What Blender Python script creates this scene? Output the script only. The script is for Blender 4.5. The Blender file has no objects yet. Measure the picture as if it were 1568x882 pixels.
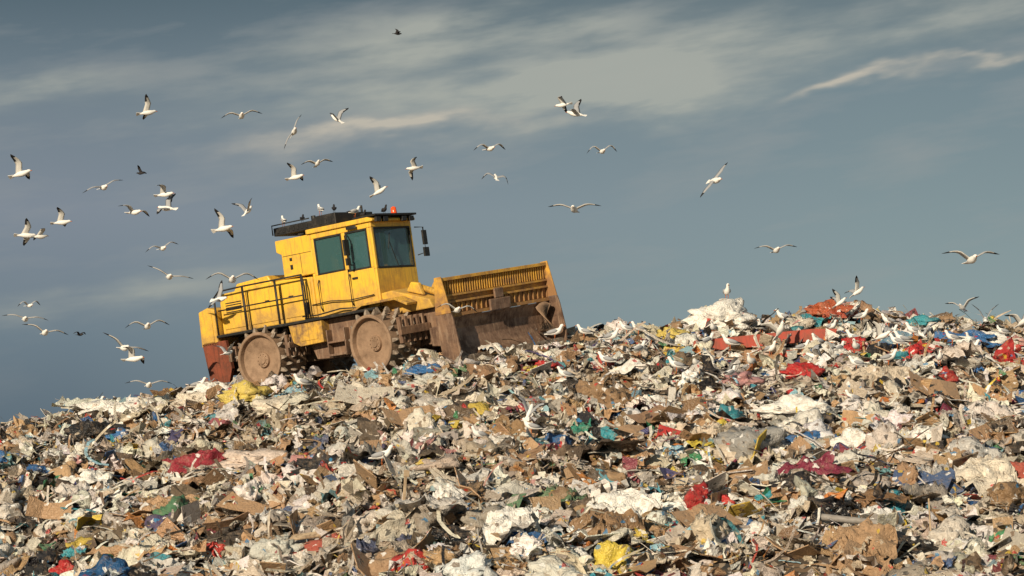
import bpy, bmesh, math, random
import numpy as np
from mathutils import Matrix, Vector, noise
random.seed(7); rng = np.random.default_rng(11)
scene = bpy.context.scene
scene.view_settings.view_transform = 'Standard'
scene.view_settings.look = 'None'
scene.view_settings.exposure = 0
R = math.radians

# ---------------------------------------------------------------- materials
def newmat(name):
    m = bpy.data.materials.new(name); m.use_nodes = True
    nt = m.node_tree
    return m, nt, nt.nodes['Principled BSDF']

def simple(name, col, rough=0.6, metal=0.0, spec=0.5):
    m, nt, p = newmat(name)
    p.inputs['Base Color'].default_value = (*col, 1)
    p.inputs['Roughness'].default_value = rough
    p.inputs['Metallic'].default_value = metal
    p.inputs['Specular IOR Level'].default_value = spec
    return m

def grimy(name, base, dirt, lo=0.45, hi=0.7, scale=2.5, rough=0.5, streak=True, bump=0.15, dirt2=None, spec=0.4, zg=None):
    m, nt, p = newmat(name); N = nt.nodes; L = nt.links
    tc = N.new('ShaderNodeTexCoord')
    n1 = N.new('ShaderNodeTexNoise'); n1.inputs['Scale'].default_value = scale; n1.inputs['Detail'].default_value = 7
    n1.inputs['Roughness'].default_value = 0.7
    L.new(tc.outputs['Object'], n1.inputs['Vector'])
    r1 = N.new('ShaderNodeValToRGB'); r1.color_ramp.elements[0].position = lo; r1.color_ramp.elements[1].position = hi
    fac = n1.outputs['Fac']
    if zg:   # splashed mud: dirtier towards the ground
        sz = N.new('ShaderNodeSeparateXYZ'); L.new(tc.outputs['Object'], sz.inputs[0])
        g = N.new('ShaderNodeMapRange'); g.inputs[1].default_value = zg[0]; g.inputs[2].default_value = zg[1]; g.inputs[3].default_value = zg[2]; g.inputs[4].default_value = 0
        L.new(sz.outputs['Z'], g.inputs[0])
        ad = N.new('ShaderNodeMath'); ad.operation = 'ADD'; L.new(fac, ad.inputs[0]); L.new(g.outputs[0], ad.inputs[1]); fac = ad.outputs[0]
    L.new(fac, r1.inputs['Fac'])
    mx = N.new('ShaderNodeMix'); mx.data_type = 'RGBA'
    mx.inputs[6].default_value = (*base, 1); mx.inputs[7].default_value = (*dirt, 1)
    L.new(r1.outputs['Color'], mx.inputs[0])
    out = mx.outputs[2]
    mp = N.new('ShaderNodeMapping'); mp.inputs['Scale'].default_value = (7, 7, 0.9)
    L.new(tc.outputs['Object'], mp.inputs['Vector'])
    n2 = N.new('ShaderNodeTexNoise'); n2.inputs['Scale'].default_value = 2.2; n2.inputs['Detail'].default_value = 5
    L.new(mp.outputs['Vector'], n2.inputs['Vector'])
    r2 = N.new('ShaderNodeValToRGB'); r2.color_ramp.elements[0].position = 0.50; r2.color_ramp.elements[1].position = 0.75
    r2.color_ramp.elements[1].color = (0.75, 0.75, 0.75, 1)
    L.new(n2.outputs['Fac'], r2.inputs['Fac'])
    mx2 = N.new('ShaderNodeMix'); mx2.data_type = 'RGBA'
    L.new(r2.outputs['Color'], mx2.inputs[0]); L.new(out, mx2.inputs[6])
    d2 = dirt2 or tuple(c * 0.6 for c in dirt)
    mx2.inputs[7].default_value = (*d2, 1)
    if streak: out = mx2.outputs[2]
    L.new(out, p.inputs['Base Color'])
    rr = N.new('ShaderNodeMapRange'); rr.inputs[3].default_value = rough; rr.inputs[4].default_value = 0.9
    L.new(r1.outputs['Color'], rr.inputs[0]); L.new(rr.outputs[0], p.inputs['Roughness'])
    b = N.new('ShaderNodeBump'); b.inputs['Strength'].default_value = bump; b.inputs['Distance'].default_value = 0.03
    n3 = N.new('ShaderNodeTexNoise'); n3.inputs['Scale'].default_value = 14; n3.inputs['Detail'].default_value = 4
    L.new(tc.outputs['Object'], n3.inputs['Vector']); L.new(n3.outputs['Fac'], b.inputs['Height'])
    L.new(b.outputs['Normal'], p.inputs['Normal'])
    p.inputs['Specular IOR Level'].default_value = spec
    return m

YEL = (0.84, 0.51, 0.055)
m_yel = grimy('yellow_paint', YEL, (0.40, 0.24, 0.08), 0.50, 0.80, 2.2, 0.38, True, 0.05, (0.44, 0.25, 0.07), zg=(1.45, 2.4, .26))
m_yeld = grimy('yellow_paint_dirty', (0.70, 0.41, 0.06), (0.22, 0.13, 0.07), 0.42, 0.62, 2.6, 0.5, True, 0.15)
m_rack = grimy('rack_paint_worn', (0.72, 0.40, 0.06), (0.30, 0.16, 0.07), 0.44, 0.68, 2.4, 0.5, True, 0.2, (0.34, 0.18, 0.07), zg=(1.0, 1.9, .22))
m_steel = grimy('worn_dirty_steel', (0.23, 0.14, 0.09), (0.085, 0.045, 0.028), 0.4, 0.62, 2.2, 0.38, True, 0.4, (0.36, 0.25, 0.17), spec=.6)
m_wheel = grimy('dusty_wheel_steel', (0.33, 0.22, 0.145), (0.15, 0.095, 0.06), 0.42, 0.72, 3.0, 0.7, False, 0.35)
m_teeth = grimy('polished_teeth_steel', (0.36, 0.30, 0.24), (0.11, 0.075, 0.05), 0.40, 0.62, 5.0, 0.4, False, 0.4, spec=.7)
m_rust = grimy('rust_red_plate', (0.24, 0.06, 0.03), (0.09, 0.04, 0.025), 0.4, 0.7, 3.0, 0.7, True, 0.3)
m_dark = grimy('undercarriage_dark', (0.08, 0.055, 0.04), (0.18, 0.12, 0.07), 0.42, 0.7, 3.0, 0.7, True, 0.5)
m_black = grimy('black_trim', (0.018, 0.018, 0.018), (0.07, 0.06, 0.05), 0.5, 0.8, 4.0, 0.5, False, 0.05)
m_orange = simple('beacon_orange_lens', (0.85, 0.10, 0.02), 0.2)
m_glass, nt, p = newmat('tinted_cab_glass')
p.inputs['Base Color'].default_value = (0.06, 0.16, 0.17, 1); p.inputs['Roughness'].default_value = 0.03
p.inputs['Alpha'].default_value = 0.5; p.inputs['Specular IOR Level'].default_value = 1.0

m_gw = simple('gull_white_feathers', (0.86, 0.85, 0.82), 0.8, spec=0.1)
m_gg = simple('gull_grey_feathers', (0.34, 0.35, 0.37), 0.8, spec=0.1)
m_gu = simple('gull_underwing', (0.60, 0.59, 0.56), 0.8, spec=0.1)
m_gb = simple('gull_black_tips', (0.03, 0.03, 0.032), 0.8, spec=0.1)
m_gk = simple('gull_bill_and_legs', (0.45, 0.12, 0.03), 0.5)
GM = [m_gw, m_gg, m_gb, m_gk, m_gu]
m_crow = simple('dark_feathers', (0.035, 0.033, 0.035), 0.7, spec=0.2)

# ---------------------------------------------------------------- terrain
TAB = rng.random((256, 256))
def vn(x, y):
    xi = np.floor(x).astype(int); yi = np.floor(y).astype(int)
    fx = x - xi; fy = y - yi
    fx = fx * fx * (3 - 2 * fx); fy = fy * fy * (3 - 2 * fy)
    a = TAB[xi % 256, yi % 256]; b = TAB[(xi + 1) % 256, yi % 256]
    c = TAB[xi % 256, (yi + 1) % 256]; d = TAB[(xi + 1) % 256, (yi + 1) % 256]
    return (a * (1 - fx) + b * fx) * (1 - fy) + (c * (1 - fx) + d * fx) * fy - 0.5
def sstep(a, b, x):
    t = np.clip((x - a) / (b - a), 0, 1); return t * t * (3 - 2 * t)

KX = [-40, -20, -12.9, -10.5, -8.1, -6.3, -3.4, -1.8, 1.2, 4.4, 8.4, 13.3, 20, 40]
KD = [58, 60, 61, 61.5, 61.7, 60.8, 59, 57.6, 59.5, 61, 63, 63, 63, 62]
KZ = [0.0, 0.3, 0.63, 1.13, 1.54, 1.71, 2.04, 2.36, 2.84, 3.08, 3.54, 3.32, 3.0, 2.6]
gx = np.linspace(-45, 45, 901)
ker = np.exp(-np.linspace(-2.5, 2.5, 31) ** 2); ker /= ker.sum()
def smooth(v):
    return np.convolve(np.pad(v, 15, mode='edge'), ker, mode='valid')
GD = smooth(np.interp(gx, KX, KD)); GZ = smooth(np.interp(gx, KX, KZ)) - 0.13
def height(x, y):
    x = np.asarray(x, float); y = np.asarray(y, float)
    zc = np.interp(x, gx, GZ); dc = np.interp(x, gx, GD)
    t = y - dc
    zf = zc + 0.24 * np.minimum(t, 0)
    zb = 0.045 * np.clip(t, 0, 3) - 0.02 * np.clip(t - 3, 0, 400)
    z = zf + zb
    z = np.where(z < -3.2, -3.2 + (z + 3.2) * 0.25, z); z = np.maximum(z, -4.6)
    crest = 1 - sstep(1.5, 5, np.abs(t))
    trk = sstep(-9, -7.5, x) * (1 - sstep(1.0, 2.5, x))
    amp = 1 - crest * (0.45 + 0.45 * trk)
    lump = 0.6 * vn(x / 2.6 + 9, y / 2.6) + 0.45 * vn(x / 1.1, y / 1.1 + 31) + 0.2 * vn(x / 0.45 + 3, y / 0.45)
    z = z + amp * lump
    z = z + 0.16 * np.exp(-((x + 3.4) ** 2 / 6 + (y - 63.6) ** 2 / 2.2))
    hill = (1 - sstep(42, 90, np.abs(x))) * (1 - sstep(80, 125, y)) * sstep(-60, 20, y)
    return z * hill + (-6.0) * (1 - hill)

def axis(core0, core1, step, far):
    a = list(np.arange(core0, core1 + 1e-6, step)); s = step
    lo = core0; hi = core1; L_ = []; H_ = []
    while hi < far:
        s *= 1.22; hi += s; lo -= s; H_.append(hi); L_.append(lo)
    return np.array(L_[::-1] + a + H_)
ax = axis(-20, 20, 0.22, 3500); ay = axis(36, 70, 0.22, 3500)
X, Y = np.meshgrid(ax, ay, indexing='ij'); Z = height(X, Y)
nx, ny = X.shape
V = np.stack([X, Y, Z], -1).reshape(-1, 3)
ii = (np.arange(nx - 1)[:, None] * ny + np.arange(ny - 1)[None, :]).ravel()
F = np.stack([ii, ii + ny, ii + ny + 1, ii + 1], -1)
def mesh_np(name, V, F, mat, col=None, smooth_=None):
    me = bpy.data.meshes.new(name); k = F.shape[1]
    me.vertices.add(len(V)); me.vertices.foreach_set('co', V.astype(np.float32).ravel())
    me.loops.add(F.size); me.loops.foreach_set('vertex_index', F.astype(np.int32).ravel())
    me.polygons.add(len(F)); me.polygons.foreach_set('loop_start', np.arange(0, F.size, k, dtype=np.int32))
    me.polygons.foreach_set('loop_total', np.full(len(F), k, dtype=np.int32))
    if smooth_ is None: smooth_ = np.zeros(len(F), dtype=bool)
    me.polygons.foreach_set('use_smooth', smooth_)
    if col is not None:
        at = me.color_attributes.new('piece_colour', 'FLOAT_COLOR', 'POINT')
        at.data.foreach_set('color', col.astype(np.float32).ravel())
    me.update(calc_edges=True); me.materials.append(mat)
    ob = bpy.data.objects.new(name, me); scene.collection.objects.link(ob); return ob

m_gr, nt, p = newmat('compacted_refuse_ground'); N = nt.nodes; L = nt.links
tc = N.new('ShaderNodeTexCoord')
vo = N.new('ShaderNodeTexVoronoi'); vo.inputs['Scale'].default_value = 11
L.new(tc.outputs['Object'], vo.inputs['Vector'])
sp = N.new('ShaderNodeSeparateColor'); L.new(vo.outputs['Color'], sp.inputs[0])
cr = N.new('ShaderNodeValToRGB'); cr.color_ramp.interpolation = 'CONSTANT'
els = [(0, (.05, .04, .03)), (.3, (.12, .08, .05)), (.5, (.25, .2, .15)), (.65, (.08, .06, .05)), (.8, (.35, .3, .25)), (.92, (.03, .03, .03))]
cr.color_ramp.elements[0].color = (*els[0][1], 1); cr.color_ramp.elements[1].position = els[1][0]; cr.color_ramp.elements[1].color = (*els[1][1], 1)
for q, c in els[2:]:
    e = cr.color_ramp.elements.new(q); e.color = (*c, 1)
L.new(sp.outputs[0], cr.inputs['Fac']); L.new(cr.outputs['Color'], p.inputs['Base Color'])
p.inputs['Roughness'].default_value = 0.95
mesh_np('landfill_ground', V, F, m_gr)

# ---------------------------------------------------------------- garbage templates
def ridged(v, s):
    return abs(noise.noise(v * s)) * 2
def tmpl_sheet(n, seed, amp=0.35, fine=0.0):
    o = Vector((seed * 13.7, seed * 5.1, seed * 2.3)); vs = []
    for i in range(n):
        for j in range(n):
            u = i / (n - 1) * 2 - 1; v = j / (n - 1) * 2 - 1
            q = Vector((u, v, 0))
            w = Vector((noise.noise(q * 1.3 + o), noise.noise(q * 1.3 + o + Vector((9, 0, 0))), 0)) * 0.55
            z = amp * (1 - ridged(q + o + w, 1.3)) + amp * .5 * (1 - ridged(q + o * 2 + w, 2.9)) + amp * .25 * ridged(q + o, 6.1)
            if fine: z += fine * (ridged(q + o * 3 + w * 1.5, 4.5) + .5 * ridged(q + o * 4 + w, 8.0))
            z -= 0.45 * amp * (u * u + v * v)
            a = math.atan2(v, u)
            edge = 0.72 + 0.55 * noise.noise(Vector((math.cos(a) * 1.2 + seed, math.sin(a) * 1.2, seed * 3.0)))
            vs.append(((u + w.x * .8) * edge, (v + w.y * .8) * edge, z - amp * .6))
    fs = []
    for i in range(n - 1):
        for j in range(n - 1):
            a = i * n + j
            fs += [(a, a + n, a + n + 1), (a, a + n + 1, a + 1)] if (i + j) % 2 else [(a, a + n, a + 1), (a + n, a + n + 1, a + 1)]
    return np.array(vs), np.array(fs)
def tmpl_bag(sub, seed, folds=0.16):
    bm = bmesh.new(); bmesh.ops.create_icosphere(bm, subdivisions=sub, radius=1)
    o = Vector((seed * 7.7, seed * 3.1, seed * 1.9))
    for v in bm.verts:
        d = v.co.normalized()
        w = Vector((noise.noise(d * 2 + o), noise.noise(d * 2 + o * 2), noise.noise(d * 2 - o))) * .6
        r = 1 + 0.75 * noise.noise(d * 1.2 + o) + folds * 2 * (0.5 - ridged(d + o + w, 1.8)) + folds * 1.3 * (0.5 - ridged(d + o * 2 + w, 3.6))
        if sub > 3: r += folds * .8 * (0.5 - ridged(d + o * 3 + w * 1.5, 6.5)) + folds * .4 * (0.5 - ridged(d + o * 3 + w, 13.0))
        v.co = d * r; v.co.z *= 0.6
        if v.co.z < -0.25: v.co.z = -0.25 + (v.co.z + .25) * .3
    bm.verts.ensure_lookup_table()
    A = np.array([v.co[:] for v in bm.verts]); B = np.array([[v.index for v in f.verts] for f in bm.faces]); bm.free()
    return A, B
def tmpl_shard(seed):
    rd = random.Random(seed); n = rd.choice([4, 5, 6]); vs = []
    for i in range(n):
        a = i / n * 6.283 + rd.uniform(-.4, .4); r = rd.uniform(.5, 1.25)
        vs.append((r * math.cos(a), r * math.sin(a), 0))
    vs = np.array(vs); ax_ = rd.uniform(0, 3.14); k = rd.uniform(.1, 1.1)
    d = vs[:, 0] * math.cos(ax_) + vs[:, 1] * math.sin(ax_); vs[:, 2] = np.abs(d) * k
    c = np.array([[0, 0, rd.uniform(-.1, .1)]]); vs = np.vstack([vs, c])
    fs = [(i, (i + 1) % n, n) for i in range(n)]
    return vs, np.array(fs)
def tmpl_board(seed):
    rd = random.Random(seed); w = rd.uniform(.45, .8); f1 = rd.uniform(.1, .8); f2 = rd.uniform(-.5, .5)
    xs = [-1, -.35, .3, 1]; zs = [f1 * .65, 0, 0, f2 * .7]; vs = []
    for x, z in zip(xs, zs):
        for y in (-w, w): vs.append((x + rd.uniform(-.08, .08), y + rd.uniform(-.12, .12), z + rd.uniform(-.05, .05)))
    vs += [(x, y, z - .04) for x, y, z in vs]; fs = []
    for i in range(3):
        a = 2 * i
        for q in ((a, a + 2, a + 3, a + 1), (a + 8, a + 9, a + 11, a + 10), (a, a + 8, a + 10, a + 2), (a + 1, a + 3, a + 11, a + 9)):
            fs += [(q[0], q[1], q[2]), (q[0], q[2], q[3])]
    for q in ((0, 1, 9, 8), (6, 14, 15, 7)): fs += [(q[0], q[1], q[2]), (q[0], q[2], q[3])]
    return np.array(vs), np.array(fs)
def tmpl_box(seed):
    rd = random.Random(seed)
    vs = np.array([(x, y, z) for x in (-1, 1) for y in (-1, 1) for z in (-1, 1)], float) * [0.9, .65, .4]
    vs += np.array([[rd.uniform(-.22, .22) for _ in range(3)] for _ in range(8)])
    q = [(0, 1, 3, 2), (4, 6, 7, 5), (0, 4, 5, 1), (2, 3, 7, 6), (0, 2, 6, 4), (1, 5, 7, 3)]
    fs = []
    for a, b, c, d in q[:5 if seed % 2 else 6]: fs += [(a, b, c), (a, c, d)]
    return vs, np.array(fs)
def tmpl_strip(seed, n=7, w=0.05):
    rd = random.Random(seed); p_ = np.array([-1.0, 0, 0]); a = rd.uniform(-.5, .5); e = rd.uniform(-.15, .45); vs = []
    da = rd.uniform(-.3, .3)
    for i in range(n):
        t = np.array([-math.sin(a), math.cos(a), rd.uniform(-.3, .3)]) * w
        vs += [p_ + t, p_ - t]
        p_ = p_ + 2.2 / n * np.array([math.cos(a) * math.cos(e), math.sin(a) * math.cos(e), math.sin(e)])
        a += da + rd.uniform(-.25, .25); e += rd.uniform(-.35, .2)
    fs = []
    for i in range(n - 1):
        b = 2 * i; fs += [(b, b + 1, b + 3), (b, b + 3, b + 2)]
    return np.array(vs), np.array(fs)
def tmpl_tube(seed, prof):
    vs = []; fs = []; k = 7
    for (x, r) in prof:
        for i in range(k):
            a = i / k * 6.283; vs.append((x, r * math.cos(a), r * math.sin(a)))
    for j in range(len(prof) - 1):
        for i in range(k):
            a = j * k + i; b = j * k + (i + 1) % k
            fs += [(a, b, b + k), (a, b + k, a + k)]
    return np.array(vs), np.array(fs)
T = {
 'sheet': [tmpl_sheet(8, s, .42) for s in range(1, 15)],
 'bag': [tmpl_bag(3, s, .2) for s in range(1, 13)],
 'shard': [tmpl_shard(s) for s in range(20)],
 'board': [tmpl_board(s) for s in range(12)],
 'box': [tmpl_box(s) for s in range(10)],
 'strip': [tmpl_strip(s) for s in range(14)],
 'stick': [tmpl_tube(s, [(-1, .001), (-1, .03), (1, .025), (1, .001)]) for s in range(2)],
 'bottle': [tmpl_tube(s, [(-1, .01), (-1, .3), (-.3, .33), (.4, .3), (.75, .12), (1, .1), (1, .01)]) for s in range(2)],
 'bigsheet': [tmpl_sheet(24, s, .27, .07) for s in range(21, 37)],
 'bigbag': [tmpl_bag(4, s, .17) for s in range(21, 33)],
}
SMOOTH = {'bigsheet', 'bigbag', 'bag', 'bottle'}
PAL = [((.86, .84, .80), 24), ((.74, .69, .60), 18), ((.58, .50, .40), 14), ((.40, .37, .34), 9), ((.46, .29, .16), 10), ((.28, .17, .09), 5),
       ((.11, .08, .055), 6), ((.016, .016, .02), 9), ((.60, .60, .59), 6), ((.50, .03, .03), 2.4), ((.03, .12, .32), 2.3), ((.05, .30, .38), 1.9),
       ((.28, .50, .60), 1.8), ((.70, .52, .08), 1.4), ((.05, .24, .12), 1.1), ((.60, .22, .05), 1.1), ((.24, .03, .07), 1.0), ((.60, .30, .30), 0.7), ((.05, .05, .16), .8)]
pc = np.array([c for c, w in PAL]); pw = np.array([w for c, w in PAL], float); pw /= pw.sum()

VV = []; FF = []; CC = []; SS = []; off = 0
def rotmats(yaw, tx, ty):
    def m(a, k):
        c, s = np.cos(a), np.sin(a); o = np.zeros_like(a); l = np.ones_like(a)
        if k == 'z': M = [[c, -s, o], [s, c, o], [o, o, l]]
        if k == 'x': M = [[l, o, o], [o, c, -s], [o, s, c]]
        if k == 'y': M = [[c, o, s], [o, l, o], [-s, o, c]]
        return np.moveaxis(np.array(M), -1, 0)
    return m(yaw, 'z') @ m(tx, 'x') @ m(ty, 'y')
# compactor frame for keep-out
TR = Matrix.Rotation(R(-36), 4, 'Z') @ Matrix.Rotation(R(-6.0), 4, 'Y') @ Matrix.Rotation(R(5.5), 4, 'X')
TORG = Vector((-6.38, 62.0, 1.66)) - TR @ Vector((0, -1.5, 0))
TM = Matrix.Translation(TORG) @ TR
TI = np.array(TM.inverted())
def scatter(kind, n, smin, smax, mode, tilt, lift, x0=-22, x1=22, y0=37, y1=69, asp=(1, 1, 1), pal=None):
    global off
    x = rng.uniform(x0, x1, n); y = rng.uniform(y0, y1, n)
    s = smin * (smax / smin) ** (rng.random(n) ** mode)
    z = height(x, y)
    loc = (TI[:3, :3] @ np.stack([x, y, z])).T + TI[:3, 3]
    ins = (loc[:, 0] > -2.6) & (loc[:, 0] < 7.2) & (np.abs(loc[:, 1]) < 1.75)
    keep = ~(ins & (s > 0.17))
    x, y, s, z, ins = x[keep], y[keep], s[keep], z[keep], ins[keep]; n = len(x)
    z = z + s * lift * rng.random(n) * np.where(ins, .2, 1)
    yaw = rng.uniform(0, 6.283, n); tx = rng.normal(0, tilt, n); ty = rng.normal(0, tilt, n)
    M = rotmats(yaw * 0, np.full(n, .2), yaw * 0) @ rotmats(yaw, tx, ty)
    sc = np.stack([s * asp[0] * rng.uniform(.75, 1.3, n), s * asp[1] * rng.uniform(.6, 1.2, n), s * asp[2] * rng.uniform(.6, 1.4, n)], -1)
    ci = rng.choice(len(pc), n, p=pw if pal is None else np.array(pal) / np.sum(pal))
    col = pc[ci] * rng.uniform(.7, 1.08, (n, 1)) * rng.uniform(.95, 1.05, (n, 3))
    g = np.clip(vn(x / 3.1 + 50, y / 3.1 + 7) * 1.6 + .2, 0, .6)[:, None]
    col = col * (1 - g * .5) + np.array([.30, .22, .14]) * g * .5
    rough = rng.choice([.25, .45, .75], n)[:, None]
    var = rng.integers(0, len(T[kind]), n)
    for k in range(len(T[kind])):
        idx = np.where(var == k)[0]
        if len(idx) == 0: continue
        A, B = T[kind][k]
        P = np.einsum('mij,mnj->mni', M[idx], A[None] * sc[idx][:, None, :]) + np.stack([x[idx], y[idx], z[idx]], -1)[:, None, :]
        m_, q = len(idx), len(A)
        VV.append(P.reshape(-1, 3)); FF.append((B[None] + (np.arange(m_) * q)[:, None, None]).reshape(-1, 3) + off)
        SS.append(np.full(m_ * len(B), kind in SMOOTH))
        CC.append(np.repeat(np.hstack([col[idx], rough[idx]]), q, axis=0)); off += m_ * q
def palw(d):
    w = pw.copy()
    for k, v in d.items(): w[k] *= v
    return w
XA = dict(x0=-17.5, x1=17.5, y0=38, y1=68)
scatter('sheet', 8500, .12, .46, 1.5, .55, .4, **XA)
scatter('bag', 1500, .10, .36, 1.5, .5, .4, **XA)
scatter('shard', 30000, .03, .22, 1.3, .95, 1.0, **XA)
scatter('board', 3600, .10, .42, 1.5, .45, .5, pal=palw({4: 5, 5: 3, 2: 1.5}), **XA)
scatter('box', 2000, .05, .2, 1.5, .6, .6, pal=palw({4: 3, 5: 2}), **XA)
scatter('strip', 11000, .15, .7, 1.4, .4, .3, pal=palw({1: 2, 2: 2.5, 4: 1.5, 7: 1.5}), **XA)
scatter('stick', 1800, .12, .55, 1.8, .5, .3, pal=palw({1: 3, 4: 3, 5: 2}), **XA)
scatter('bottle', 1500, .07, .14, 1, .6, .8, **XA)
bl = palw({7: .8, 9: .7, 10: .8, 4: 1.3, 3: 1.2})
scatter('bigsheet', 560, .32, .85, 1.5, .3, .14, pal=bl, **XA)
scatter('bigbag', 230, .22, .52, 1.5, .3, .25, pal=bl, **XA)
NE = dict(x0=-13, x1=13, y0=38, y1=51)
scatter('bigsheet', 190, .40, .85, 1.3, .3, .2, pal=bl, **NE)
scatter('bigbag', 110, .25, .55, 1.3, .3, .3, pal=bl, **NE)
scatter('board', 350, .25, .55, 1.3, .4, .5, pal=palw({4: 6, 5: 3, 2: 1.5}), **NE)
for (a, b, c, d) in ((-45, -17.5, 37, 75), (17.5, 45, 37, 75), (-17.5, 17.5, 68, 85)):
    scatter('sheet', 1500, .2, .6, 1.4, .5, .3, a, b, c, d)
    scatter('bag', 300, .15, .45, 1.4, .5, .3, a, b, c, d)
    scatter('shard', 4000, .08, .3, 1.4, .6, .6, a, b, c, d)

m_trash, nt, p = newmat('mixed_refuse'); N = nt.nodes; L = nt.links
at = N.new('ShaderNodeAttribute'); at.attribute_name = 'piece_colour'
tc = N.new('ShaderNodeTexCoord')
n1 = N.new('ShaderNodeTexNoise'); n1.inputs['Scale'].default_value = 7; n1.inputs['Detail'].default_value = 5; n1.inputs['Roughness'].default_value = .75
L.new(tc.outputs['Object'], n1.inputs['Vector'])
r1 = N.new('ShaderNodeValToRGB'); r1.color_ramp.elements[0].position = .50; r1.color_ramp.elements[1].position = .74
r1.color_ramp.elements[1].color = (.75, .75, .75, 1)
L.new(n1.outputs['Fac'], r1.inputs['Fac'])
mx = N.new('ShaderNodeMix'); mx.data_type = 'RGBA'; L.new(r1.outputs['Color'], mx.inputs[0]); L.new(at.outputs['Color'], mx.inputs[6])
mx.inputs[7].default_value = (.28, .20, .13, 1)
vo = N.new('ShaderNodeTexVoronoi'); vo.inputs['Scale'].default_value = 12; vo.inputs['Randomness'].default_value = 1
wv = N.new('ShaderNodeVectorMath'); wv.operation = 'ADD'; L.new(tc.outputs['Object'], wv.inputs[0])
nsc = N.new('ShaderNodeVectorMath'); nsc.operation = 'SCALE'; nsc.inputs['Scale'].default_value = .16; L.new(n1.outputs['Color'], nsc.inputs[0]); L.new(nsc.outputs[0], wv.inputs[1])
L.new(wv.outputs[0], vo.inputs['Vector'])
sp = N.new('ShaderNodeSeparateColor'); L.new(vo.outputs['Color'], sp.inputs[0])
cf = N.new('ShaderNodeValToRGB'); cf.color_ramp.interpolation = 'CONSTANT'
cf.color_ramp.elements[0].color = (0, 0, 0, 1); cf.color_ramp.elements[1].position = .90; cf.color_ramp.elements[1].color = (.8, .8, .8, 1)
L.new(sp.outputs[0], cf.inputs['Fac'])
cc = N.new('ShaderNodeValToRGB'); cc.color_ramp.interpolation = 'CONSTANT'
sc_els = [(0, (.02, .02, .02)), (.28, (.85, .83, .8)), (.55, (.16, .1, .06)), (.7, (.5, .42, .32)), (.86, (.5, .03, .03)), (.91, (.03, .2, .4)), (.96, (.6, .42, .05))]
cc.color_ramp.elements[0].color = (*sc_els[0][1], 1); cc.color_ramp.elements[1].position = sc_els[1][0]; cc.color_ramp.elements[1].color = (*sc_els[1][1], 1)
for q, c in sc_els[2:]:
    e = cc.color_ramp.elements.new(q); e.color = (*c, 1)
L.new(sp.outputs[1], cc.inputs['Fac'])
mx3 = N.new('ShaderNodeMix'); mx3.data_type = 'RGBA'; L.new(cf.outputs['Color'], mx3.inputs[0]); L.new(mx.outputs[2], mx3.inputs[6]); L.new(cc.outputs['Color'], mx3.inputs[7])
L.new(mx3.outputs[2], p.inputs['Base Color']); L.new(at.outputs['Alpha'], p.inputs['Roughness'])
n2 = N.new('ShaderNodeTexNoise'); n2.inputs['Scale'].default_value = 11; n2.inputs['Detail'].default_value = 3; n2.inputs['Distortion'].default_value = 2.0
L.new(tc.outputs['Object'], n2.inputs['Vector'])
b = N.new('ShaderNodeBump'); b.inputs['Strength'].default_value = .8; b.inputs['Distance'].default_value = .06
L.new(n2.outputs['Fac'], b.inputs['Height']); L.new(b.outputs['Normal'], p.inputs['Normal'])
p.inputs['Specular IOR Level'].default_value = .5
mesh_np('garbage_heap', np.vstack(VV), np.vstack(FF), m_trash, np.vstack(CC), np.concatenate(SS))

m_film = m_trash.copy(); m_film.name = 'crumpled_plastic'
for nd in m_film.node_tree.nodes:
    if nd.type == 'VALTORGB' and nd.color_ramp.interpolation == 'CONSTANT' and len(nd.color_ramp.elements) == 2: nd.color_ramp.elements[1].position = .97

# ---------------------------------------------------------------- larger individual refuse
def hero(name, kind, x, y, size, col, sx=1, sy=.7, sz=.7, yaw=0, tilt=0, lift=.0, rough=.4, seed=None):
    A, B = random.choice(T[kind])
    c, s = math.cos(R(yaw)), math.sin(R(yaw))
    P = A * np.array([sx, sy, sz]) * size * .5
    ct, st = math.cos(.22 + R(tilt)), math.sin(.22 + R(tilt))
    P = np.stack([P[:, 0] * c - P[:, 1] * s, P[:, 0] * s + P[:, 1] * c, P[:, 2]], -1)
    P = np.stack([P[:, 0], P[:, 1] * ct - P[:, 2] * st, P[:, 1] * st + P[:, 2] * ct], -1)
    z = float(height(x, y))
    C = np.tile(np.array([*col, rough]), (len(P), 1))
    ob = mesh_np(name, P, B, m_film, C, np.full(len(B), kind in SMOOTH))
    ob.location = (x, y, z + .12 + lift * size)
    return ob
W = (.86, .84, .79); CR = (.72, .65, .54); BG = (.58, .50, .40)
RED = (.45, .025, .025); BLU = (.04, .15, .36); TEA = (.05, .30, .36); YL = (.66, .52, .13); BK = (.018, .018, .02); CB = (.44, .28, .16); MAR = (.22, .03, .06)
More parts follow.
